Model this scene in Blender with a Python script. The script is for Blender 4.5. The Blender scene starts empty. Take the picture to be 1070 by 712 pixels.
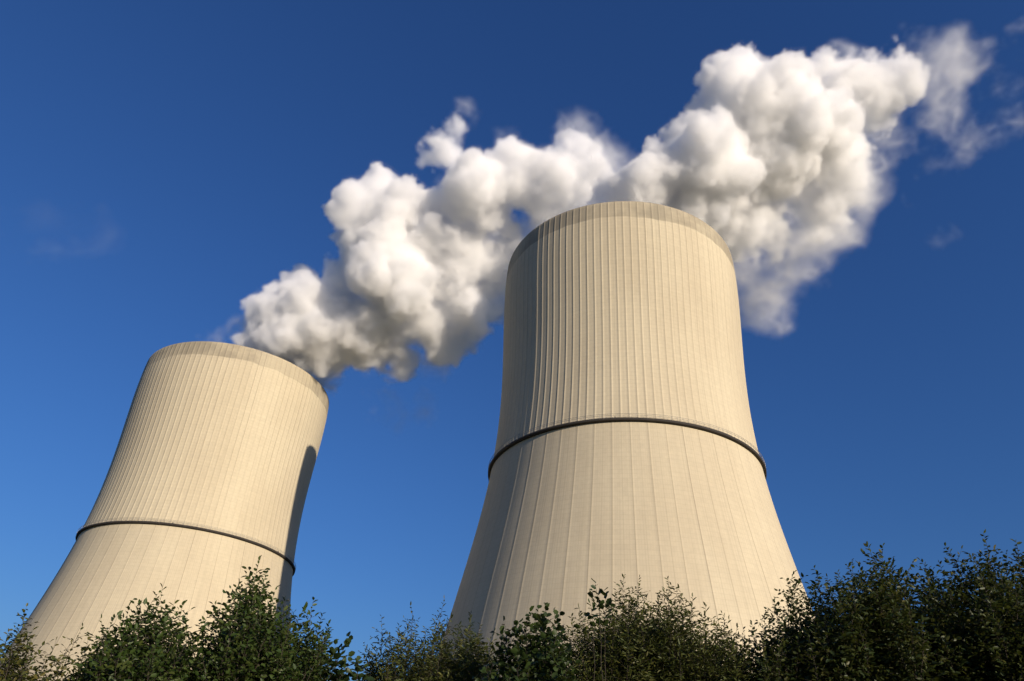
import bpy, bmesh, math, random
import numpy as np
from mathutils import Vector, Matrix

# ------------------------------------------------------------------ camera, sky, sun, exposure
SC = bpy.context.scene
COL = SC.collection
W, H = 1070.0, 712.0
F = 755.93                                   # focal length in photo pixels
PITCH, ROLL = 0.5711, 0.0587
CX, CY = 546.13, 371.81                      # principal point in photo pixels
EYE = 1.6
cp, sp = math.cos(PITCH), math.sin(PITCH)
cr, sr = math.cos(ROLL), math.sin(ROLL)
FWD = np.array([0, cp, sp]); UP0 = np.array([0, -sp, cp]); RT0 = np.array([1.0, 0, 0])
RT = cr * RT0 + sr * UP0
UP = -sr * RT0 + cr * UP0
CAMP = np.array([0, 0, EYE])

cam = bpy.data.cameras.new('camera'); camo = bpy.data.objects.new('camera', cam); COL.objects.link(camo)
cam.sensor_width = 36.0
cam.lens = 36.0 * F / W
cam.shift_x = -(CX - W / 2) / W
cam.shift_y = (CY - H / 2) / W
cam.clip_start = 0.1; cam.clip_end = 20000
M = Matrix.Identity(4)
for i in range(3):
    M[i][0], M[i][1], M[i][2], M[i][3] = RT[i], UP[i], -FWD[i], CAMP[i]
camo.matrix_world = M
SC.camera = camo

SUN_AZ, SUN_EL = math.radians(139), math.radians(14.5)
wd = bpy.data.worlds.new('World'); SC.world = wd; wd.use_nodes = True
nt = wd.node_tree
bg = nt.nodes['Background']
sky = nt.nodes.new('ShaderNodeTexSky'); sky.sky_type = 'NISHITA'; sky.sun_disc = False
sky.sun_elevation = SUN_EL; sky.sun_rotation = SUN_AZ
sky.altitude = 130; sky.air_density = 1.5; sky.dust_density = 0.4; sky.ozone_density = 9.8
wb = nt.nodes.new('ShaderNodeMix'); wb.data_type = 'RGBA'; wb.blend_type = 'MULTIPLY'; wb.inputs[0].default_value = 1.0
wb.inputs[7].default_value = (1.12, 0.93, 1.07, 1)          # white balance of the camera on the blue sky
nt.links.new(sky.outputs[0], wb.inputs[6]); nt.links.new(wb.outputs[2], bg.inputs[0]); bg.inputs[1].default_value = 0.087

sl = bpy.data.lights.new('sun', 'SUN'); so = bpy.data.objects.new('sun', sl); COL.objects.link(so)
sl.energy = 4.6; sl.angle = math.radians(0.53); sl.color = (1.0, 0.865, 0.70)
SDIR = Vector((math.sin(SUN_AZ) * math.cos(SUN_EL), math.cos(SUN_AZ) * math.cos(SUN_EL), math.sin(SUN_EL)))
so.rotation_euler = SDIR.to_track_quat('Z', 'Y').to_euler()
so.location = (0, 0, 300)

SC.view_settings.view_transform = 'Standard'; SC.view_settings.look = 'None'
SC.view_settings.exposure = 0.28; SC.view_settings.gamma = 1.0; SC.view_settings.use_curve_mapping = False
SC.render.engine = 'CYCLES'
cy = SC.cycles
cy.use_adaptive_sampling = True; cy.adaptive_threshold = 0.03
cy.use_denoising = True
cy.max_bounces = 26; cy.diffuse_bounces = 3; cy.glossy_bounces = 2; cy.transmission_bounces = 4
cy.volume_bounces = 22; cy.transparent_max_bounces = 24
cy.volume_step_rate = 1.6; cy.volume_max_steps = 300
cy.sample_clamp_indirect = 8.0

rng = np.random.default_rng(7)
random.seed(7)


# ------------------------------------------------------------------ helpers
def ray(px, py):
    """direction from the camera through a photo pixel, one unit of depth long"""
    return FWD + RT * ((px - CX) / F) - UP * ((py - CY) / F)


def new_mesh(name, verts, faces, mats=(), parent=None, smooth=False):
    me = bpy.data.meshes.new(name)
    verts = np.asarray(verts, dtype=np.float32)
    faces = np.asarray(faces, dtype=np.int32)
    me.vertices.add(len(verts)); me.vertices.foreach_set('co', verts.ravel())
    n, k = faces.shape
    me.loops.add(n * k); me.loops.foreach_set('vertex_index', faces.ravel())
    me.polygons.add(n)
    me.polygons.foreach_set('loop_start', np.arange(0, n * k, k, dtype=np.int32))
    me.polygons.foreach_set('loop_total', np.full(n, k, dtype=np.int32))
    if smooth:
        me.polygons.foreach_set('use_smooth', np.ones(n, dtype=bool))
    me.update(calc_edges=True)
    for m in mats:
        me.materials.append(m)
    o = bpy.data.objects.new(name, me); COL.objects.link(o)
    if parent is not None:
        o.parent = parent
    return o


def tag(o, label=None, cat=None, group=None, kind=None):
    if label: o['label'] = label
    if cat: o['category'] = cat
    if group: o['group'] = group
    if kind: o['kind'] = kind
    return o


def empty(name, loc):
    o = bpy.data.objects.new(name, None); COL.objects.link(o); o.location = loc
    o.empty_display_size = 1.0
    return o


class Nodes:
    def __init__(self, name):
        self.m = bpy.data.materials.new(name); self.m.use_nodes = True
        self.t = self.m.node_tree; self.t.nodes.clear()
        self.out = self.t.nodes.new('ShaderNodeOutputMaterial')

    def n(self, typ, ins=None, **kw):
        nd = self.t.nodes.new(typ)
        for k, v in kw.items(): setattr(nd, k, v)
        for k, v in (ins or {}).items():
            if hasattr(v, 'is_output') or isinstance(v, bpy.types.NodeSocket):
                self.t.links.new(v, nd.inputs[k])
            else:
                nd.inputs[k].default_value = v
        return nd

    def math(self, op, a, b=None, c=None, clamp=False):
        ins = {0: a}
        if b is not None: ins[1] = b
        if c is not None: ins[2] = c
        nd = self.n('ShaderNodeMath', ins, operation=op, use_clamp=clamp)
        return nd.outputs[0]

    def mix(self, fac, a, b, blend='MIX'):
        nd = self.n('ShaderNodeMix', None, data_type='RGBA', blend_type=blend)
        for k, v in ((0, fac), (6, a), (7, b)):
            if isinstance(v, bpy.types.NodeSocket): self.t.links.new(v, nd.inputs[k])
            else: nd.inputs[k].default_value = v
        return nd.outputs[2]

    def ramp(self, v, lo, hi, a=0.0, b=1.0, smooth=True):
        nd = self.n('ShaderNodeMapRange', {0: v, 1: lo, 2: hi, 3: a, 4: b}, interpolation_type='SMOOTHSTEP' if smooth else 'LINEAR')
        return nd.outputs[0]

    def link(self, a, b): self.t.links.new(a, b)


def rgb(r, g, b): return (r, g, b, 1.0)


# ------------------------------------------------------------------ ground
T1 = np.array([34.36, 213.29, 0.0])
T2 = np.array([-134.41, 305.56, -5.615])


def ground_z(x, y):
    d = np.hypot(x - T2[0], y - T2[1])
    t = np.clip((190 - d) / 120, 0, 1); t = t * t * (3 - 2 * t)
    return T2[2] * t


def ground_material():
    k = Nodes('grass_ground')
    co = k.n('ShaderNodeTexCoord').outputs['Object']
    n1 = k.n('ShaderNodeTexNoise', {'Vector': co, 'Scale': 0.35, 'Detail': 8.0}).outputs[0]
    n2 = k.n('ShaderNodeTexNoise', {'Vector': co, 'Scale': 9.0, 'Detail': 6.0}).outputs[0]
    c = k.mix(k.ramp(n1, 0.35, 0.65), rgb(0.045, 0.065, 0.02), rgb(0.10, 0.095, 0.045))
    c = k.mix(k.ramp(n2, 0.3, 0.7, 0.0, 0.6), c, rgb(0.03, 0.045, 0.015))
    b = k.n('ShaderNodeBsdfPrincipled', {'Base Color': c, 'Roughness': 0.95})
    bump = k.n('ShaderNodeBump', {'Height': n2, 'Distance': 0.05, 'Strength': 0.8})
    k.link(bump.outputs[0], b.inputs['Normal'])
    k.link(b.outputs[0], k.out.inputs[0])
    return k.m


def build_ground():
    def axis():
        a = np.concatenate([-np.geomspace(9000, 500, 14)[:-1], np.linspace(-500, 500, 81), np.geomspace(500, 9000, 14)[1:]])
        return a
    xs = axis(); ys = axis() + 200
    X, Y = np.meshgrid(xs, ys, indexing='ij')
    V = np.stack([X, Y, ground_z(X, Y)], -1).reshape(-1, 3)
    n, m = X.shape
    i, j = np.meshgrid(np.arange(n - 1), np.arange(m - 1), indexing='ij')
    a = (i * m + j).ravel()
    o = new_mesh('ground', V, np.stack([a, a + m, a + m + 1, a + 1], -1), [ground_material()], smooth=True)
    tag(o, kind='structure')


# ------------------------------------------------------------------ cooling towers
RK = [40.708, 0.283, 6.055, -3.446, -2.353]
RIM = 174.5
RING = 93.3
NRIB = 112


def prof(z):
    z = np.asarray(z, float) - 1.6
    t = (z - 120) / 60
    p = RK[0] + RK[1] * t + RK[2] * t**2 + RK[3] * t**3 + RK[4] * t**4
    t0 = (45 - 120) / 60
    p0 = RK[0] + RK[1] * t0 + RK[2] * t0**2 + RK[3] * t0**3 + RK[4] * t0**4
    d0 = (RK[1] + 2 * RK[2] * t0 + 3 * RK[3] * t0**2 + 4 * RK[4] * t0**3) / 60
    return np.where(z < 45, p0 + d0 * (z - 45), p)


def concrete_material():
    k = Nodes('ribbed_concrete')
    uv = k.n('ShaderNodeUVMap', uv_map='wall').outputs[0]
    sep = k.n('ShaderNodeSeparateXYZ', {0: uv})
    u, v = sep.outputs[0], sep.outputs[1]                   # u: ribs round the wall, v: metres above the base
    seed = k.n('ShaderNodeObjectInfo').outputs['Random']
    uo = k.math('ADD', u, k.math('MULTIPLY', seed, 57.0))
    def vec(su, sv):
        return k.n('ShaderNodeCombineXYZ', {0: k.math('MULTIPLY', uo, su), 1: k.math('MULTIPLY', v, sv), 2: seed}).outputs[0]
    def noise(su, sv, detail=4.0, rough=0.6):
        return k.n('ShaderNodeTexNoise', {'Vector': vec(su, sv), 'Scale': 1.0, 'Detail': detail, 'Roughness': rough}).outputs[0]
    base = rgb(0.575, 0.50, 0.35)
    big = noise(0.12, 0.02, 5.0)
    c = k.mix(k.ramp(big, 0.3, 0.7), base, rgb(0.515, 0.44, 0.305))
    fine = noise(2.2, 0.9, 6.0, 0.7)
    c = k.mix(k.ramp(fine, 0.3, 0.75, 0.0, 0.15), c, rgb(0.27, 0.24, 0.19))
    # every concreting lift and every formwork panel is cast a little different
    lift = k.math('FLOOR', k.math('DIVIDE', v, 1.3))
    panel = k.math('FLOOR', k.math('MULTIPLY', u, 2.0))
    wn = k.n('ShaderNodeTexWhiteNoise', {'Vector': k.n('ShaderNodeCombineXYZ', {0: panel, 1: lift, 2: seed}).outputs[0]}, noise_dimensions='3D').outputs[0]
    wl = k.n('ShaderNodeTexWhiteNoise', {'Vector': k.n('ShaderNodeCombineXYZ', {0: 3.0, 1: lift, 2: seed}).outputs[0]}, noise_dimensions='3D').outputs[0]
    tone = k.math('ADD', k.math('MULTIPLY', wn, 0.04), k.math('MULTIPLY', wl, 0.03))
    c = k.mix(tone, c, rgb(0.16, 0.14, 0.11))
    # joints
    fv = k.math('ABSOLUTE', k.math('SUBTRACT', k.math('FRACT', k.math('DIVIDE', v, 1.3)), 0.5))
    jv = k.ramp(fv, 0.40, 0.5)
    pu = k.math('ABSOLUTE', k.math('SUBTRACT', k.math('FRACT', k.math('MULTIPLY', u, 4.0)), 0.5))
    ju = k.math('MULTIPLY', k.ramp(pu, 0.40, 0.5), k.ramp(v, 88.0, 96.0, 1.0, 0.35))
    c = k.mix(k.math('MULTIPLY', k.math('MAXIMUM', k.math('MULTIPLY', jv, 0.8), ju), 0.13), c, rgb(0.14, 0.12, 0.09))
    # dirt running down beside each rib plus the rib's painted-in shadow, different on each
    fu = k.math('ABSOLUTE', k.math('SUBTRACT', k.math('FRACT', u), 0.5))   # 0.5 at the rib, 0 between ribs
    ribn = k.math('FLOOR', k.math('ADD', u, 0.5))
    wr = k.n('ShaderNodeTexWhiteNoise', {'Vector': k.n('ShaderNodeCombineXYZ', {0: ribn, 1: 7.0, 2: seed}).outputs[0]}, noise_dimensions='3D').outputs[0]
    run = noise(1.0, 0.012, 3.0)
    s = k.ramp(fu, k.math('ADD', 0.425, k.math('MULTIPLY', wr, 0.04)), 0.485)
    up = k.ramp(v, 92.0, 150.0, 0.30, 1.0)
    low = k.ramp(v, 92.5, 93.5, 0.0, 1.0)
    odd = k.math('MULTIPLY', k.math('ABSOLUTE', k.math('SUBTRACT', k.math('MODULO', ribn, 2.0), 0.0)), 1.0)
    below = k.math('MULTIPLY', k.math('SUBTRACT', 1.0, low), k.math('SUBTRACT', 0.46, k.math('MULTIPLY', odd, 0.34)))
    above = k.math('MULTIPLY', low, k.math('MULTIPLY', up, k.ramp(wr, 0.0, 1.0, 0.12, 0.80)))
    amt = k.math('MULTIPLY', s, k.math('MULTIPLY', k.math('ADD', above, below), k.ramp(run, 0.25, 0.7, 0.45, 1.0)))
    c = k.mix(amt, c, rgb(0.13, 0.105, 0.075))
    # streaks between the ribs
    st = k.ramp(noise(7.0, 0.010, 3.0), 0.52, 0.75, 0.0, 0.18)
    c = k.mix(st, c, rgb(0.20, 0.17, 0.13))
    # the weathered band under the rim, its ragged mottling painting in the plume's shadow
    rag = noise(0.22, 0.11, 5.0, 0.65)
    e = k.math('ADD', 167.2, k.math('MULTIPLY', k.math('SUBTRACT', rag, 0.5), 3.0))
    band = k.ramp(k.math('SUBTRACT', v, e), 0.0, 0.6)
    bm = k.ramp(noise(0.10, 0.05, 4.0), 0.42, 0.58, 0.28, 0.60)
    c = k.mix(k.math('MULTIPLY', band, bm), c, rgb(0.17, 0.15, 0.115))
    bsdf = k.n('ShaderNodeBsdfPrincipled', {'Base Color': c, 'Roughness': 0.9, 'Specular IOR Level': 0.25})
    bump = k.n('ShaderNodeBump', {'Height': fine, 'Distance': 0.03, 'Strength': 0.5})
    k.link(bump.outputs[0], bsdf.inputs['Normal'])
    k.link(bsdf.outputs[0], k.out.inputs[0])
    return k.m


def plain(name, col, rough=0.7, metal=0.0, noise=0.25, scale=0.8):
    k = Nodes(name)
    co = k.n('ShaderNodeTexCoord').outputs['Object']
    n = k.n('ShaderNodeTexNoise', {'Vector': co, 'Scale': scale, 'Detail': 5.0}).outputs[0]
    c = k.mix(k.ramp(n, 0.3, 0.7, 0.0, noise), rgb(*col), rgb(*(x * 0.4 for x in col)))
    b = k.n('ShaderNodeBsdfPrincipled', {'Base Color': c, 'Roughness': rough, 'Metallic': metal})
    k.link(b.outputs[0], k.out.inputs[0])
    return k.m


def revolve(rz, n, closed=True):
    """verts and quads of a closed profile turned round the z axis"""
    rz = np.asarray(rz, float); m = len(rz)
    th = np.arange(n) * 2 * np.pi / n
    V = np.stack([rz[None, :, 0] * np.cos(th)[:, None], rz[None, :, 0] * np.sin(th)[:, None],
                  np.broadcast_to(rz[None, :, 1], (n, m))], -1).reshape(-1, 3)
    i, j = np.meshgrid(np.arange(n), np.arange(m if closed else m - 1), indexing='ij')
    a = (i * m + j).ravel(); b = (((i + 1) % n) * m + j).ravel()
    c = (((i + 1) % n) * m + (j + 1) % m).ravel(); d = (i * m + (j + 1) % m).ravel()
    return V, np.stack([a, b, c, d], -1)


def tower_shell():
    zs = np.concatenate([np.linspace(0, RING - 0.6, 56), np.linspace(RING + 0.6, 173.6, 66), [RIM]])
    fr = np.array([-0.060, -0.042, 0.042, 0.060, 0.29, 0.5, 0.71])           # angular stations in rib widths, rib at 0
    hp = np.array([0, 1, 1, 0, 0, 0, 0.0])
    u = (np.arange(NRIB)[:, None] + fr[None, :]).ravel()
    rib = np.tile(hp, NRIB); odd = np.repeat(np.arange(NRIB) % 2, len(fr))
    th = u * 2 * np.pi / NRIB
    R = prof(zs)
    height = np.where(zs[None, :] > RING, 0.03, np.where(odd[:, None] == 0, 0.012, 0.0)) * rib[:, None]
    height = height * np.where(zs > 173.8, 0.3, 1.0)[None, :]
    outer = R[None, :] + height
    n, m = outer.shape
    wall = np.where(zs > 120, 0.6, 0.9)
    VO = np.stack([outer * np.cos(th)[:, None], outer * np.sin(th)[:, None], np.broadcast_to(zs, (n, m))], -1)
    inner = np.broadcast_to((R - wall)[None, ::-1], (n, m))
    VI = np.stack([inner * np.cos(th)[:, None], inner * np.sin(th)[:, None], np.broadcast_to(zs[::-1], (n, m))], -1)
    V = np.concatenate([VO, VI], 1); m2 = 2 * m
    i, j = np.meshgrid(np.arange(n), np.arange(m2), indexing='ij')
    i2 = (i + 1) % n; j2 = (j + 1) % m2
    Fc = np.stack([(i * m2 + j).ravel(), (i2 * m2 + j).ravel(), (i2 * m2 + j2).ravel(), (i * m2 + j2).ravel()], -1)
    U = np.broadcast_to(u[:, None], (n, m2)); Un = np.where(i + 1 < n, U[i2, j], U[i2, j] + NRIB)
    Z = V[:, :, 2]
    uvs = np.stack([np.stack([U, Z], -1), np.stack([Un, Z[i2, j]], -1), np.stack([Un, Z[i2, j2]], -1), np.stack([U, Z[i, j2]], -1)], 2)
    return V.reshape(-1, 3), Fc, uvs.reshape(-1, 2)


def build_towers():
    conc = concrete_material()
    dark = plain('ring_concrete', (0.032, 0.026, 0.020), 0.85)
    steel = plain('galvanised_steel', (0.30, 0.29, 0.26), 0.5, 0.6)
    red = plain('lamp_housing', (0.10, 0.09, 0.085), 0.5)
    V, Fc, uvs = tower_shell()

    def make(name, loc, rot, label):
        root = empty(name, loc); root.rotation_euler.z = rot
        tag(root, label, 'cooling tower', 'cooling towers of the power station')
        shell = new_mesh('concrete_shell', V, Fc, [conc], root)
        uvl = shell.data.uv_layers.new(name='wall')
        uvl.data.foreach_set('uv', uvs.astype(np.float32).ravel())
        r0 = float(prof(RING))
        gv, gf = revolve([(r0 - 0.3, RING - 0.60), (r0 + 0.75, RING - 0.48), (r0 + 0.95, RING - 0.35), (r0 + 1.0, RING + 0.25),
                          (r0 + 0.92, RING + 0.25), (r0 + 0.9, RING + 0.1), (r0 - 0.3, RING + 0.1)], 448)
        new_mesh('walkway_ring', gv, gf, [dark], root)
        # hand rail on the walkway
        vs, fs, nv = [], [], 0
        for zz in (RING + 0.95, RING + 1.4):
            a, b = revolve([(r0 + 0.93, zz), (r0 + 0.99, zz), (r0 + 0.99, zz + 0.06), (r0 + 0.93, zz + 0.06)], 224)
            vs.append(a); fs.append(b + nv); nv += len(a)
        for q in range(168):
            th = q * 2 * np.pi / 168
            c, s = math.cos(th), math.sin(th)
            p = []
            for dz in (0.24, 1.4):
                for dr, dt in ((0.93, -0.03), (0.99, -0.03), (0.99, 0.03), (0.93, 0.03)):
                    rr = r0 + dr
                    p.append((rr * c - dt * s, rr * s + dt * c, RING + dz))
            vs.append(np.array(p)); fs.append(np.array([[0, 1, 5, 4], [1, 2, 6, 5], [2, 3, 7, 6], [3, 0, 4, 7]]) + nv); nv += 8
        new_mesh('railing', np.concatenate(vs), np.concatenate(fs), [steel], root)
        for q in range(6):
            th = q * np.pi / 3 + 0.32
            lv, lf = revolve([(0.02, 0), (0.22, 0), (0.22, 0.12), (0.16, 0.2), (0.16, 0.55), (0.10, 0.7), (0.02, 0.72)], 12)
            lv = lv + np.array([(r0 + 0.62) * math.cos(th), (r0 + 0.62) * math.sin(th), RING + 0.1])
            new_mesh('warning_lamp', lv, lf, [red], root)
        cv, cf = revolve([(float(prof(RIM)) - 1.1, RIM - 0.35), (float(prof(RIM)) - 0.62, RIM - 0.35), (float(prof(RIM)) - 0.62, RIM + 0.002), (float(prof(RIM)) - 1.1, RIM + 0.002)], 336)
        new_mesh('rim_coping', cv, cf, [dark], root)
        return root
    make('cooling_tower', T1, 0.0, 'nearer and larger cooling tower at the centre right, its left flank in its own shade')
    make('cooling_tower', T2, 0.4, 'farther cooling tower leaning in at the left, a narrow cast shadow down its right flank')


# ------------------------------------------------------------------ steam
def lattice_noise(shape, cell, seed):
    """smooth B-spline noise on a grid, about -1..1; cell is the lattice spacing in voxels"""
    g = np.random.default_rng(seed)
    def mat(n):
        x = np.arange(n) / cell
        i = np.floor(x).astype(int); f = x - i
        k = int(i.max()) + 4
        A = np.zeros((n, k), np.float32); r = np.arange(n)
        A[r, i] = (1 - f)**3 / 6; A[r, i + 1] = (3 * f**3 - 6 * f**2 + 4) / 6
        A[r, i + 2] = (-3 * f**3 + 3 * f**2 + 3 * f + 1) / 6; A[r, i + 3] = f**3 / 6
        return A
    Ax, Ay, Az = (mat(n) for n in shape)
    L = g.standard_normal((Ax.shape[1], Ay.shape[1], Az.shape[1])).astype(np.float32)
    t = np.tensordot(Ax, L, (1, 0)); t = np.tensordot(t, Ay, (1, 1)); t = np.tensordot(t, Az, (1, 1))
    return t * 1.7


def fbm(shape, cell, octs, seed, gain=0.55):
    s = np.zeros(shape, np.float32); a = 1.0; tot = 0
    for o in range(octs):
        if cell < 1.0: break
        s += a * lattice_noise(shape, cell, seed + 31 * o); tot += a * a
        a *= gain; cell *= 0.5
    return s / float(s.std())


def steam_material(k_dens):
    k = Nodes('steam')
    a = k.n('ShaderNodeAttribute', attribute_name='density').outputs['Fac']
    v = k.n('ShaderNodeVolumeScatter', {'Color': rgb(1.0, 1.0, 1.0), 'Density': k.math('MULTIPLY', a, k_dens), 'Anisotropy': 0.0})
    k.link(v.outputs[0], k.out.inputs['Volume'])
    return k.m


def skin_material():
    k = Nodes('steam_skin')
    d = k.n('ShaderNodeBsdfDiffuse', {'Color': rgb(0.9, 0.9, 0.9)})
    t = k.n('ShaderNodeBsdfTransparent')
    m = k.n('ShaderNodeMixShader', {0: 0.01, 1: t.outputs[0], 2: d.outputs[0]})
    k.link(m.outputs[0], k.out.inputs['Surface'])
    return k.m


def density_grid(puffs, depth0, vox, seed, px0, slope, scale=1.0):
    """puffs: (px, py, radius px, depth offset m, firmness 0..1). Returns origin, axes, density array."""
    g = np.random.default_rng(seed)
    cs = []; rs = []; fm = []
    for px, py, r, dd, firm in puffs:
        d = depth0 + dd - slope * (px - px0)
        cs.append(ray(px, py) * d); rs.append(r * d / F); fm.append(firm)
    cs = np.array(cs); rs = np.array(rs); fm = np.array(fm)
    B = np.stack([RT, UP, FWD])
    L = cs @ B.T
    pad = 9.0
    lo = (L - rs[:, None]).min(0) - pad; hi = (L + rs[:, None]).max(0) + pad
    shape = tuple(int(v) for v in np.ceil((hi - lo) / vox) + 1)
    S = np.full(shape, -100.0, np.float32); FM = np.zeros(shape, np.float32)
    ax = [lo[i] + np.arange(shape[i]) * vox for i in range(3)]

    def splat(c, r, firm, reach=6.0):
        sl = []
        for i in range(3):
            a = max(0, int((c[i] - r - reach - lo[i]) / vox)); b = min(shape[i], int((c[i] + r + reach - lo[i]) / vox) + 2)
            if a >= b: return
            sl.append(slice(a, b))
        sl = tuple(sl)
        d = r - np.sqrt((ax[0][sl[0]][:, None, None] - c[0])**2 + (ax[1][sl[1]][None, :, None] - c[1])**2 + (ax[2][sl[2]][None, None, :] - c[2])**2)
        cur = S[sl]
        better = d > cur
        FM[sl] = np.where(better, firm, FM[sl])
        S[sl] = np.where(better, d, cur)
    lev = [(L[i], rs[i] * 0.91, fm[i]) for i in range(len(L)) if fm[i] >= 0.5]
    Wp = np.zeros(shape, np.float32)
    for i in range(len(L)):                                  # loose vapour: soft hulls
        st = (0.08 + 1.15 * fm[i]) if fm[i] < 0.5 else 0.36 + 0.8 * (1 - fm[i])
        r = rs[i] * (1.9 if fm[i] < 0.5 else 1.33)
        sl = tuple(slice(max(0, int((L[i][k] - r - lo[k]) / vox)), min(shape[k], int((L[i][k] + r - lo[k]) / vox) + 2)) for k in range(3))
        q = ((ax[0][sl[0]][:, None, None] - L[i][0])**2 + (ax[1][sl[1]][None, :, None] - L[i][1])**2 + (ax[2][sl[2]][None, None, :] - L[i][2])**2) / r**2
        Wp[sl] = np.maximum(Wp[sl], st * np.clip(1 - q, 0, 1))
    for c, r, f_ in lev: splat(c, r, f_)
    big = list(lev)
    for ratio, cnt in ((0.46, 14), (0.45, 14), (0.45, 12)):
        nxt = []
        for c, r, f_ in big:
            for q in range(cnt):
                v = g.standard_normal(3); v /= np.linalg.norm(v)
                if v[2] > 0.45: continue                    # the far side is never seen close
                rr = r * ratio * g.uniform(0.5, 1.35)
                p = c + v * (r - rr * 0.38)
                # only where the surface is
                idx = tuple(np.clip(((p - lo) / vox).astype(int), 0, np.array(shape) - 1))
                if S[idx] > rr * 0.9: continue
                if g.random() > 0.35 + 0.65 * f_: continue
                nxt.append((p, rr, f_))
        for c, r, f_ in nxt: splat(c, r, f_, 4.0)
        big = nxt if len(nxt) < 2600 else [nxt[i] for i in g.choice(len(nxt), 2600, replace=False)]
    # uneven, curling edges
    soft = 1 - FM
    n1 = fbm(shape, 16.0 * scale / vox, 6, seed + 1, 0.62)
    n2 = fbm(shape, 6.0 * scale / vox, 4, seed + 2, 0.7)
    n3 = np.abs(lattice_noise(shape, 9.0 * scale / vox, seed + 3)) + 0.55 * np.abs(lattice_noise(shape, 4.2 * scale / vox, seed + 4)) + 0.3 * np.abs(lattice_noise(shape, 2.1 * scale / vox, seed + 5))
    S2 = S + n1 * (0.7 + 2.6 * soft) + n2 * (0.70 + 1.3 * soft) + (0.85 - n3) * 0.9
    edge = 1.3 + 9.0 * soft
    D = np.clip((S2 + 0.2 + 0.22 * edge * soft * 2) / edge, 0, 1)
    D = D * D * (3 - 2 * D) * (0.5 + 0.5 * FM) * np.clip(0.9 + (0.12 + 0.3 * soft) * n1, 0.25, 1.3)
    D = np.clip(D + 0.9 * n2 * D * (1 - D), 0, 1.2)
    fil = np.clip(1.25 - np.abs(fbm(shape, 20.0 * scale / vox, 4, seed + 9, 0.62)) * 1.1, 0, 1.25)
    curl = 0.24 * n1 + 0.13 * n2 + 0.42 * (fil - 0.5)
    w2 = np.clip(Wp * 1.35 + curl * np.minimum(1, Wp * 4) - 0.30, 0, 1)
    D = np.maximum(D, 0.13 * w2 * (0.25 + w2) * (0.35 + 0.8 * fil))
    D[D < 0.004] = 0
    return lo, B, shape, D.astype(np.float32)


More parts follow.
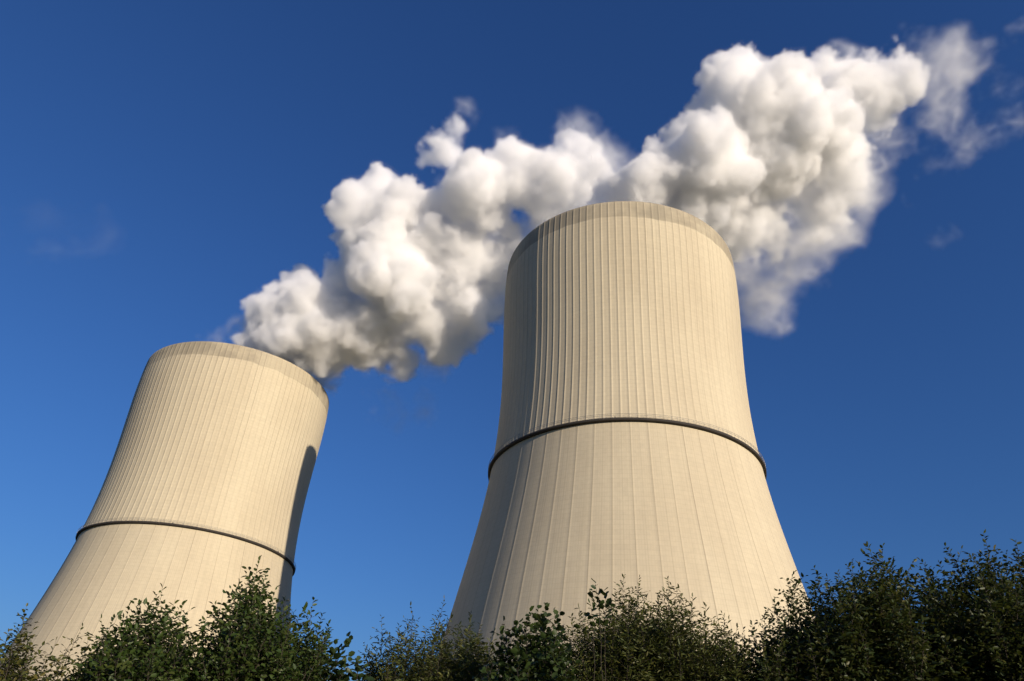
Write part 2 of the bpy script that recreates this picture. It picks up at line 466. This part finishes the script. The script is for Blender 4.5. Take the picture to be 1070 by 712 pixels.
def build_plume(name, puffs, depth0, vox, seed, k_dens, px0, slope, label, scale=1.0):
    lo, B, shape, D = density_grid(puffs, depth0, vox, seed, px0, slope, scale)
    nx, ny, nz = shape
    size = (np.array(shape) - 1) * vox
    Mx = Matrix.Identity(4)
    for i in range(3):
        for j in range(3): Mx[i][j] = B[j][i]
    org = CAMP + lo @ B
    for i in range(3): Mx[i][3] = org[i]
    me = bpy.data.meshes.new('vapour_samples'); me.vertices.add(nx * ny * nz)
    at = me.attributes.new('d', 'FLOAT', 'POINT'); at.data.foreach_set('value', D.ravel())
    store = bpy.data.objects.new('vapour_samples', me)      # never linked: only the grid's numbers
    vd = bpy.data.volumes.new('vapour')
    vo = bpy.data.objects.new('vapour', vd); COL.objects.link(vo)
    ng = bpy.data.node_groups.new('vapour_grid', 'GeometryNodeTree')
    ng.interface.new_socket('Geometry', in_out='INPUT', socket_type='NodeSocketGeometry')
    ng.interface.new_socket('Geometry', in_out='OUTPUT', socket_type='NodeSocketGeometry')
    N, Lk = ng.nodes, ng.links
    gi = N.new('GeometryNodeObjectInfo'); gi.inputs['Object'].default_value = store; go = N.new('NodeGroupOutput')
    pos = N.new('GeometryNodeInputPosition')
    dv = N.new('ShaderNodeVectorMath'); dv.operation = 'SCALE'; dv.inputs['Scale'].default_value = 1.0 / vox
    Lk.new(pos.outputs[0], dv.inputs[0])
    sx = N.new('ShaderNodeSeparateXYZ'); Lk.new(dv.outputs[0], sx.inputs[0])
    def mth(op, a, b=None):
        nd = N.new('ShaderNodeMath'); nd.operation = op
        for q, v in ((0, a), (1, b)):
            if v is None: continue
            if isinstance(v, bpy.types.NodeSocket): Lk.new(v, nd.inputs[q])
            else: nd.inputs[q].default_value = v
        return nd.outputs[0]
    ri = [mth('ROUND', sx.outputs[q]) for q in range(3)]
    # integer maths keeps the index exact
    def imth(op, a, b):
        nd = N.new('FunctionNodeIntegerMath'); nd.operation = op
        for q, v in ((0, a), (1, b)):
            if isinstance(v, bpy.types.NodeSocket): Lk.new(v, nd.inputs[q])
            else: nd.inputs[q].default_value = v
        return nd.outputs[0]
    idx = imth('ADD', imth('MULTIPLY', ri[0], ny * nz), imth('ADD', imth('MULTIPLY', ri[1], nz), ri[2]))
    na = N.new('GeometryNodeInputNamedAttribute'); na.data_type = 'FLOAT'; na.inputs['Name'].default_value = 'd'
    sm = N.new('GeometryNodeSampleIndex'); sm.data_type = 'FLOAT'; sm.domain = 'POINT'; sm.clamp = True
    Lk.new(gi.outputs['Geometry'], sm.inputs['Geometry']); Lk.new(na.outputs[0], sm.inputs['Value']); Lk.new(idx, sm.inputs['Index'])
    vc = N.new('GeometryNodeVolumeCube')
    Lk.new(sm.outputs[0], vc.inputs['Density'])
    vc.inputs['Background'].default_value = 0.0
    vc.inputs['Min'].default_value = (0, 0, 0); vc.inputs['Max'].default_value = tuple(size)
    vc.inputs['Resolution X'].default_value = nx; vc.inputs['Resolution Y'].default_value = ny; vc.inputs['Resolution Z'].default_value = nz
    mt = steam_material(k_dens)
    smat = N.new('GeometryNodeSetMaterial'); smat.inputs['Material'].default_value = mt
    Lk.new(vc.outputs[0], smat.inputs[0]); 
    if label is None:                                        # a thin veil with no outline of its own
        Lk.new(smat.outputs[0], go.inputs[0])
        md = vo.modifiers.new('vapour', 'NODES'); md.node_group = ng; vd.materials.append(mt)
        vo.name = name; vo.matrix_world = Mx; tag(vo, kind='stuff')
        return vo
    # first pass: the outline of the cloud as a mesh, kept as the thing itself
    vm = N.new('GeometryNodeVolumeToMesh'); vm.resolution_mode = 'VOXEL_SIZE'
    vm.inputs['Voxel Size'].default_value = 2.0; vm.inputs['Threshold'].default_value = 0.10; vm.inputs['Adaptivity'].default_value = 0.1
    Lk.new(vc.outputs[0], vm.inputs[0]); Lk.new(vm.outputs[0], go.inputs[0])
    tm = bpy.data.objects.new('outline', bpy.data.meshes.new('outline')); COL.objects.link(tm)
    md = tm.modifiers.new('vapour', 'NODES'); md.node_group = ng
    dg = bpy.context.evaluated_depsgraph_get(); dg.update()
    sk = bpy.data.meshes.new_from_object(tm.evaluated_get(dg))
    bpy.data.objects.remove(tm)
    sk.name = name
    skin = bpy.data.objects.new(name, sk); COL.objects.link(skin)
    sk.materials.clear(); sk.materials.append(skin_material())
    skin.matrix_world = Mx
    tag(skin, label, 'steam plume', 'steam plumes rising from the cooling towers')
    Lk.new(smat.outputs[0], go.inputs[0])
    md = vo.modifiers.new('vapour', 'NODES'); md.node_group = ng
    vd.materials.append(mt)
    vo.parent = skin
    print(name, shape, nx * ny * nz, 'skin faces', len(sk.polygons), 'mean', float(D.mean()))
    return skin


LEFT = [(214, 354, 9, 0, .28), (234, 352, 10, 0, .36), (270, 386, 30, 0, .8), (262, 344, 15, 0, .45), (287, 328, 28, -4, .95), (318, 372, 28, 0, .85), (333, 388, 16, 0, .7), (342, 397, 13, 0, .55), (314, 316, 33, -2, 1), (300, 362, 36, 0, .9), (345, 345, 45, -4, 1),
        (345, 383, 26, 4, .65), (385, 352, 42, 4, .85), (395, 232, 42, -2, 1), (378, 262, 28, 0, 1), (362, 290, 26, 4, .9), (432, 225, 36, 0, 1), (420, 288, 50, -6, 1), (440, 335, 44, 2, .75),
        (472, 270, 48, 4, .9), (420, 374, 24, 6, .6), (455, 372, 20, 8, .45), (482, 330, 40, 8, .58), (500, 212, 46, 2, .85), (522, 272, 38, 8, .6), (545, 188, 42, 6, .72), (590, 188, 42, 8, .55),
        (582, 240, 40, 12, .48), (618, 180, 34, 12, .42), (645, 188, 24, 12, .3), (466, 158, 20, 0, .62), (478, 136, 13, 0, .5), (486, 114, 9, 0, .45), (484, 122, 14, 0, .32), (520, 318, 34, 10, .54), (556, 292, 38, 12, .48), (600, 156, 28, 8, .32),
        (540, 150, 22, 4, .4), (400, 432, 26, 10, .17), (432, 428, 20, 10, .18)]
RIGHT = [(650, 248, 42, 0, .8), (645, 200, 22, -4, 1), (680, 192, 34, -6, 1), (735, 170, 45, -8, 1), (722, 200, 45, 0, .9), (718, 142, 24, 0, 1), (765, 112, 38, 0, 1), (780, 84, 28, 2, 1),
         (800, 125, 52, -4, 1), (830, 98, 36, 2, .95), (800, 170, 50, -2, .9), (850, 142, 45, 2, .9), (870, 100, 36, 4, .78), (902, 108, 34, 4, .55), (918, 82, 30, 6, .5), (850, 192, 42, 6, .56),
         (888, 180, 30, 6, .42), (830, 228, 42, 8, .47), (780, 232, 45, 10, .5), (745, 232, 42, 8, .55), (866, 232, 28, 8, .33), (792, 286, 30, 12, .47), (765, 275, 30, 12, .48), (798, 314, 26, 12, .48),
         (832, 282, 24, 10, .38), (782, 322, 20, 12, .46), (942, 74, 28, 8, .48), (966, 84, 28, 10, .46), (950, 104, 26, 8, .42), (990, 76, 30, 12, .44), (1028, 62, 24, 12, .38), (1058, 46, 16, 12, .3), (1012, 112, 26, 12, .33), (962, 116, 28, 10, .34),
         (928, 148, 24, 8, .34), (1040, 125, 22, 12, .3), (982, 162, 22, 12, .28), (1000, 138, 24, 12, .32), (1066, 66, 24, 12, .3), (1084, 48, 22, 12, .34), (955, 206, 12, 8, .09), (985, 242, 16, 10, .06), (880, 65, 16, 6, .38), (1050, 95, 22, 12, .3), (960, 150, 24, 10, .34)]
# ------------------------------------------------------------------ shrubs and young trees
def leaf_material(name, cols, trans=0.3):
    k = Nodes(name)
    r = k.n('ShaderNodeNewGeometry').outputs['Random Per Island']
    rp = k.n('ShaderNodeValToRGB', {0: r})
    e = rp.color_ramp.elements
    e[0].position = 0.0; e[0].color = rgb(*cols[0]); e[1].position = 1.0; e[1].color = rgb(*cols[-1])
    for q, c in enumerate(cols[1:-1]):
        x = e.new((q + 1) / (len(cols) - 1)); x.color = rgb(*c)
    c = rp.outputs[0]
    b = k.n('ShaderNodeBsdfPrincipled', {'Base Color': c, 'Roughness': 0.48, 'Specular IOR Level': 0.35})
    t = k.n('ShaderNodeBsdfTranslucent', {'Color': k.mix(0.5, c, rgb(0.10, 0.11, 0.015))})
    m = k.n('ShaderNodeMixShader', {0: trans, 1: b.outputs[0], 2: t.outputs[0]})
    k.link(m.outputs[0], k.out.inputs[0])
    return k.m


def bark_material():
    k = Nodes('bark')
    co = k.n('ShaderNodeTexCoord').outputs['Object']
    n = k.n('ShaderNodeTexNoise', {'Vector': co, 'Scale': 14.0, 'Detail': 6.0}).outputs[0]
    c = k.mix(k.ramp(n, 0.3, 0.7), rgb(0.055, 0.042, 0.028), rgb(0.028, 0.022, 0.016))
    b = k.n('ShaderNodeBsdfPrincipled', {'Base Color': c, 'Roughness': 0.9})
    bp = k.n('ShaderNodeBump', {'Height': n, 'Distance': 0.01}); k.link(bp.outputs[0], b.inputs['Normal'])
    k.link(b.outputs[0], k.out.inputs[0])
    return k.m


LEAVES = {}
BARK = [None]
# outline of half a leaf blade: (distance along the midrib, half width), both in leaf lengths
SHAPE_OVAL = [(0.0, 0.0), (0.30, 0.25), (0.68, 0.22), (1.0, 0.0)]
SHAPE_NARROW = [(0.0, 0.0), (0.32, 0.15), (0.68, 0.13), (1.0, 0.0)]
SHAPE_ROUND = [(0.0, 0.0), (0.28, 0.36), (0.72, 0.34), (1.0, 0.0)]


class Plant:
    def __init__(self, seed):
        self.g = np.random.default_rng(seed)
        self.tv, self.tf, self.n = [], [], 0
        self.lp, self.ld, self.ln, self.ls = [], [], [], []

    def tube(self, P, r0, r1, sides):
        P = np.asarray(P); m = len(P)
        T = np.gradient(P, axis=0); T /= np.linalg.norm(T, axis=1)[:, None] + 1e-9
        ref = np.array([0.31, 0.95, 0.05])
        A = np.cross(T, ref); A /= np.linalg.norm(A, axis=1)[:, None] + 1e-9
        Bn = np.cross(T, A)
        th = np.arange(sides) * 2 * np.pi / sides
        r = np.linspace(r0, r1, m)
        V = P[:, None] + r[:, None, None] * (A[:, None] * np.cos(th)[None, :, None] + Bn[:, None] * np.sin(th)[None, :, None])
        i, j = np.meshgrid(np.arange(m - 1), np.arange(sides), indexing='ij')
        a = i * sides + j; b = i * sides + (j + 1) % sides
        self.tv.append(V.reshape(-1, 3)); self.tf.append(np.stack([a, b, b + sides, a + sides], -1).reshape(-1, 4) + self.n)
        self.n += m * sides

    def twig(self, P0, d, length, leaf, gap, droop=0.15, bare=0.1):
        g = self.g
        k = 5
        t = np.linspace(0, 1, k)
        side = g.standard_normal(3) * 0.12
        P = P0 + d * (t * length)[:, None] + (side + np.array([0, 0, -droop])) * ((t**2) * length)[:, None]
        self.tube(P, 0.003, 0.001, 3)
        n = max(3, int(length * (1 - bare) / gap))
        tt = np.linspace(bare, 1.0, n)
        for q, x in enumerate(tt):
            i = min(int(x * (k - 1)), k - 2); f = x * (k - 1) - i
            p = P[i] * (1 - f) + P[i + 1] * f
            ax = P[i + 1] - P[i]; ax = ax / (np.linalg.norm(ax) + 1e-9)
            s = np.cross(ax, np.array([0, 0, 1.0]) + 0.3 * g.standard_normal(3)); s /= np.linalg.norm(s) + 1e-9
            sg = 1 if q % 2 else -1
            ld = ax * (0.55 if q < n - 1 else 1.3) + s * sg * g.uniform(0.5, 1.1) + g.standard_normal(3) * 0.28
            self.lp.append(p); self.ld.append(ld); self.ln.append(np.array([0, 0, 1.0]) + g.standard_normal(3) * 0.55)
            self.ls.append(leaf * g.uniform(0.6, 1.2))

    def stem(self, base, tip, r0, leafy, leaf, gap, twl, step, bend=0.25):
        """a limb from base to tip, leafy over the last part of its length"""
        g = self.g
        L = np.linalg.norm(tip - base)
        mid = base * 0.45 + tip * 0.55
        mid[:2] += (tip[:2] - base[:2]) * bend + g.standard_normal(2) * 0.10 * L**0.5
        t = np.linspace(0, 1, 14)[:, None]
        P = base * (1 - t)**2 + 2 * mid * t * (1 - t) + tip * t**2
        P[1:-1] += g.standard_normal((12, 3)) * 0.012
        self.tube(P, r0, 0.002, 5)
        l0 = max(0.0, L - leafy)
        x = l0 + step * g.random()
        ang = g.random() * 6.28
        while x < L:
            f = x / L * 13; i = min(int(f), 12); f -= i
            p = P[i] * (1 - f) + P[i + 1] * f
            ax = P[i + 1] - P[i]; ax /= np.linalg.norm(ax)
            u = np.cross(ax, [0.3, 0.2, 0.9]); u /= np.linalg.norm(u); v = np.cross(ax, u)
            ang += 2.4 + g.normal() * 0.3
            d = ax * g.uniform(0.5, 1.0) + (u * math.cos(ang) + v * math.sin(ang)) * 0.9
            d /= np.linalg.norm(d)
            rem = (L - x) / leafy
            self.twig(p, d, twl * (0.30 + 0.8 * rem**0.7) * g.uniform(0.6, 1.2), leaf, gap)
            x += step * g.uniform(0.6, 1.4)
        ax = P[-1] - P[-2]; ax /= np.linalg.norm(ax)
        self.twig(P[-1], ax, twl * 0.45, leaf, gap)

    def leaf_arrays(self, shape):
        P = np.array(self.lp); D = np.array(self.ld); Nn = np.array(self.ln); S = np.array(self.ls)[:, None]
        D /= np.linalg.norm(D, axis=1)[:, None]
        Sd = np.cross(D, Nn); Sd /= np.linalg.norm(Sd, axis=1)[:, None] + 1e-9
        Nn = np.cross(Sd, D)
        (a0, _), (a1, w1), (a2, w2), (a3, _) = shape
        c = 0.10
        pts = [P + D * S * a0,
               P + D * S * a1 + Sd * S * w1 + Nn * S * c * .8, P + D * S * a2 + Sd * S * w2 + Nn * S * c * .6,
               P + D * S * a3 - Nn * S * c,
               P + D * S * a2 - Sd * S * w2 + Nn * S * c * .6, P + D * S * a1 - Sd * S * w1 + Nn * S * c * .8]
        V = np.stack(pts, 1).reshape(-1, 3)
        i = np.arange(len(P))[:, None] * 6
        Fc = np.concatenate([i + np.array([[0, 1, 2, 3]]), i + np.array([[0, 3, 4, 5]])], 0)
        return V, Fc


def at(px, py, dist):
    """the point seen at a photo pixel, dist metres away over the ground"""
    d = ray(px, py)
    return CAMP + d * (dist / math.hypot(d[0], d[1]))


def shrub(name, label, tips, dist, kind, leaf, seed, fill=40, depth=1.1, lsc=1.24, lead_leafy=1.9, shape=SHAPE_OVAL, gap=0.05, twl=0.34, step=0.07, spread=10, drop=75, rtrunk=0.05, cat='shrub', group='shrubs in front of the towers', foot=None):
    pl = Plant(seed); g = pl.g
    tips = sorted(tips)
    xs = np.array([t[0] for t in tips], float); ys = np.array([t[1] for t in tips], float)
    cx = xs.mean() if foot is None else foot
    c = at(cx, 690, dist); base = np.array([c[0], c[1], float(ground_z(c[0], c[1]))])
    top = max(at(x, y, dist)[2] for x, y in zip(xs, ys))
    # a short trunk, limbs leaving it low down
    fork = base + np.array([0, 0, 0.35 * top * 0.6])
    pl.tube(np.linspace(base - np.array([0, 0, 0.15]), fork, 6), rtrunk * 1.4, rtrunk, 8)
    ends = []
    for x, y in zip(xs, ys):
        ends.append((at(x, y + 3, dist + g.uniform(-.35, .35) * depth), True))
    for q in range(int(fill * 2.3)):
        x = g.uniform(xs.min() - spread, xs.max() + spread)
        y = np.interp(x, xs, ys) + 10 + abs(g.normal()) * 0 + g.random()**0.8 * drop
        if x < xs.min() or x > xs.max(): y += 14
        ends.append((at(x, y, dist + g.uniform(-1, 1) * depth), False))
    for e, lead in ends:
        b0 = fork + g.standard_normal(3) * np.array([.05, .05, .12]) - np.array([0, 0, 0.1])
        L = np.linalg.norm(e - b0)
        pl.stem(b0, e, rtrunk * (0.34 if lead else 0.22), min(L * 0.7, lead_leafy if lead else 1.6), leaf * lsc, gap * 0.66, twl * 1.28, step * 0.56)
    root = empty(name, Vector(base)); tag(root, label, name, group)
    bv = np.concatenate(pl.tv) - base; bf = np.concatenate(pl.tf)
    new_mesh('trunk', bv, bf, [BARK[0]], root, smooth=True)
    V, Fc = pl.leaf_arrays(shape)
    new_mesh('crown', V - base, Fc, [LEAVES[kind]], root)
    return len(pl.lp)


def build_shrubs():
    BARK[0] = bark_material()
    LEAVES['hawthorn'] = leaf_material('hawthorn_leaf', [(0.030, 0.054, 0.010), (0.042, 0.072, 0.013), (0.052, 0.082, 0.016), (0.075, 0.092, 0.020)])
    LEAVES['willow'] = leaf_material('willow_leaf', [(0.050, 0.064, 0.014), (0.064, 0.080, 0.018), (0.080, 0.094, 0.020), (0.115, 0.108, 0.026)])
    LEAVES['birch'] = leaf_material('birch_leaf', [(0.050, 0.065, 0.016), (0.080, 0.090, 0.020), (0.13, 0.11, 0.025)])
    LEAVES['maple'] = leaf_material('maple_leaf', [(0.018, 0.034, 0.009), (0.030, 0.052, 0.012), (0.048, 0.072, 0.016)])
    LEAVES['privet'] = leaf_material('privet_leaf', [(0.026, 0.042, 0.009), (0.036, 0.054, 0.012), (0.048, 0.064, 0.014), (0.085, 0.082, 0.022)])
    n = 0
    n += shrub('sapling', 'thin yellowish sapling at the left edge of the far tower foot', [(-12, 668), (6, 668), (18, 660), (25, 642), (29, 672), (40, 676)], 11.5, 'birch', 0.055, 1, fill=16, twl=.26, spread=6, gap=.045)
    n += shrub('shrub', 'low loose olive shrub between the left edge sapling and the dark green bush', [(52, 683), (67, 682), (80, 664), (88, 681), (100, 676)], 11.0, 'birch', 0.055, 2, fill=22, twl=.28, spread=8)
    n += shrub('bush', 'dark green bush with a rounded top before the left part of the far tower', [(108, 662), (114, 655), (131, 648), (146, 640), (156, 631), (167, 625), (176, 640), (188, 641), (195, 657), (207, 662)], 10.5, 'hawthorn', 0.062, 3, fill=46, twl=.34, rtrunk=.06)
    n += shrub('bush', 'tallest dark green bush with a pointed top before the right foot of the far tower', [(214, 655), (224, 647), (236, 632), (246, 618), (258, 610), (268, 595), (275, 608), (285, 625), (296, 637), (312, 644), (325, 638), (333, 654), (339, 664)], 10.5, 'hawthorn', 0.062, 4, fill=60, twl=.36, rtrunk=.07)
    n += shrub('sapling', 'small bright green sapling with large sparse leaves in the gap between the towers', [(350, 683), (362, 670), (374, 692)], 9.5, 'maple', 0.085, 5, fill=6, lead_leafy=.9, step=.11, shape=SHAPE_ROUND, gap=.075, twl=.22, spread=3, depth=.4, rtrunk=.03, drop=50)
    n += shrub('shrub', 'olive narrow leaved shrub with thin whips before the shaded left edge of the near tower', [(385, 682), (399, 657), (408, 668), (416, 662), (431, 645), (444, 664), (461, 638), (467, 654), (478, 662), (491, 650), (500, 664), (511, 671)], 11.5, 'willow', 0.062, 6, fill=60, shape=SHAPE_NARROW, gap=.04, twl=.34, step=.06)
    n += shrub('bush', 'dark broad leaved bush before the left part of the near tower foot', [(524, 668), (529, 660), (540, 656), (551, 647), (562, 645), (570, 637), (580, 650), (588, 664)], 9.8, 'maple', 0.066, 7, fill=30, shape=SHAPE_ROUND, gap=.055, twl=.30, spread=12)
    n += shrub('shrub', 'wide olive narrow leaved shrub with many upright whips before the middle of the near tower', [(598, 655), (606, 643), (618, 648), (633, 640), (643, 632), (651, 613), (658, 632), (667, 616), (677, 634), (688, 632), (699, 613), (712, 625), (723, 636), (737, 643), (757, 650), (769, 664)], 11.0, 'willow', 0.060, 8, fill=96, shape=SHAPE_NARROW, gap=.038, twl=.34, step=.055)
    n += shrub('sapling', 'single broad leaved shoot standing above the wide olive shrub', [(618, 634), (623, 613), (633, 624)], 9.6, 'maple', 0.078, 9, fill=0, lead_leafy=.42, step=.13, shape=SHAPE_ROUND, gap=.07, twl=.15, depth=.2, rtrunk=.025, foot=622)
    n += shrub('shrub', 'loose thin shrub before the right foot of the near tower', [(776, 668), (787, 659), (799, 646), (810, 634), (826, 606), (834, 608), (842, 628)], 11.0, 'privet', 0.055, 10, fill=46, gap=.042, twl=.28)
    n += shrub('shrub', 'tall dark shrub with a single peak right of the near tower', [(846, 629), (855, 604), (866, 613), (878, 609), (884, 617), (891, 595), (902, 599), (911, 578), (922, 582), (933, 597), (941, 607), (949, 597), (958, 614)], 11.5, 'privet', 0.058, 11, fill=96, gap=.04, twl=.36, drop=125, depth=1.4, rtrunk=.08)
    n += shrub('shrub', 'tall dark shrub with several peaks at the right edge', [(968, 593), (976, 609), (986, 599), (996, 580), (1005, 595), (1013, 605), (1021, 587), (1032, 571), (1040, 597), (1052, 589), (1064, 575), (1080, 579), (1100, 587)], 12.0, 'privet', 0.058, 12, fill=104, gap=.04, twl=.36, drop=125, depth=1.4, rtrunk=.08)
    print('leaves', n, flush=True)


VEIL = [(-20, 225, 30, 0, .42), (20, 232, 30, 0, .45), (55, 240, 26, 0, .48), (85, 238, 22, 0, .42), (110, 246, 14, 0, .34), (40, 215, 18, 0, .36), (60, 265, 16, 0, .32)]

build_ground()
build_towers()
build_shrubs()
D1 = float((T1 + np.array([0, 0, RIM]) - CAMP) @ FWD)
D2 = float((T2 + np.array([0, 0, RIM]) - CAMP) @ FWD)
build_plume('steam_plume', LEFT, D2, 0.95, 11, 0.34, 300, 0.04, 'white steam plume drifting from the farther left cooling tower towards the nearer one')
build_plume('steam_plume', RIGHT, D1, 0.75, 23, 0.42, 690, -0.08, 'white steam plume billowing up right from the nearer cooling tower into loose wisps')
build_plume('thin_cloud', VEIL, 2400.0, 8.0, 41, 0.006, 50, 0.0, None, scale=9.0)
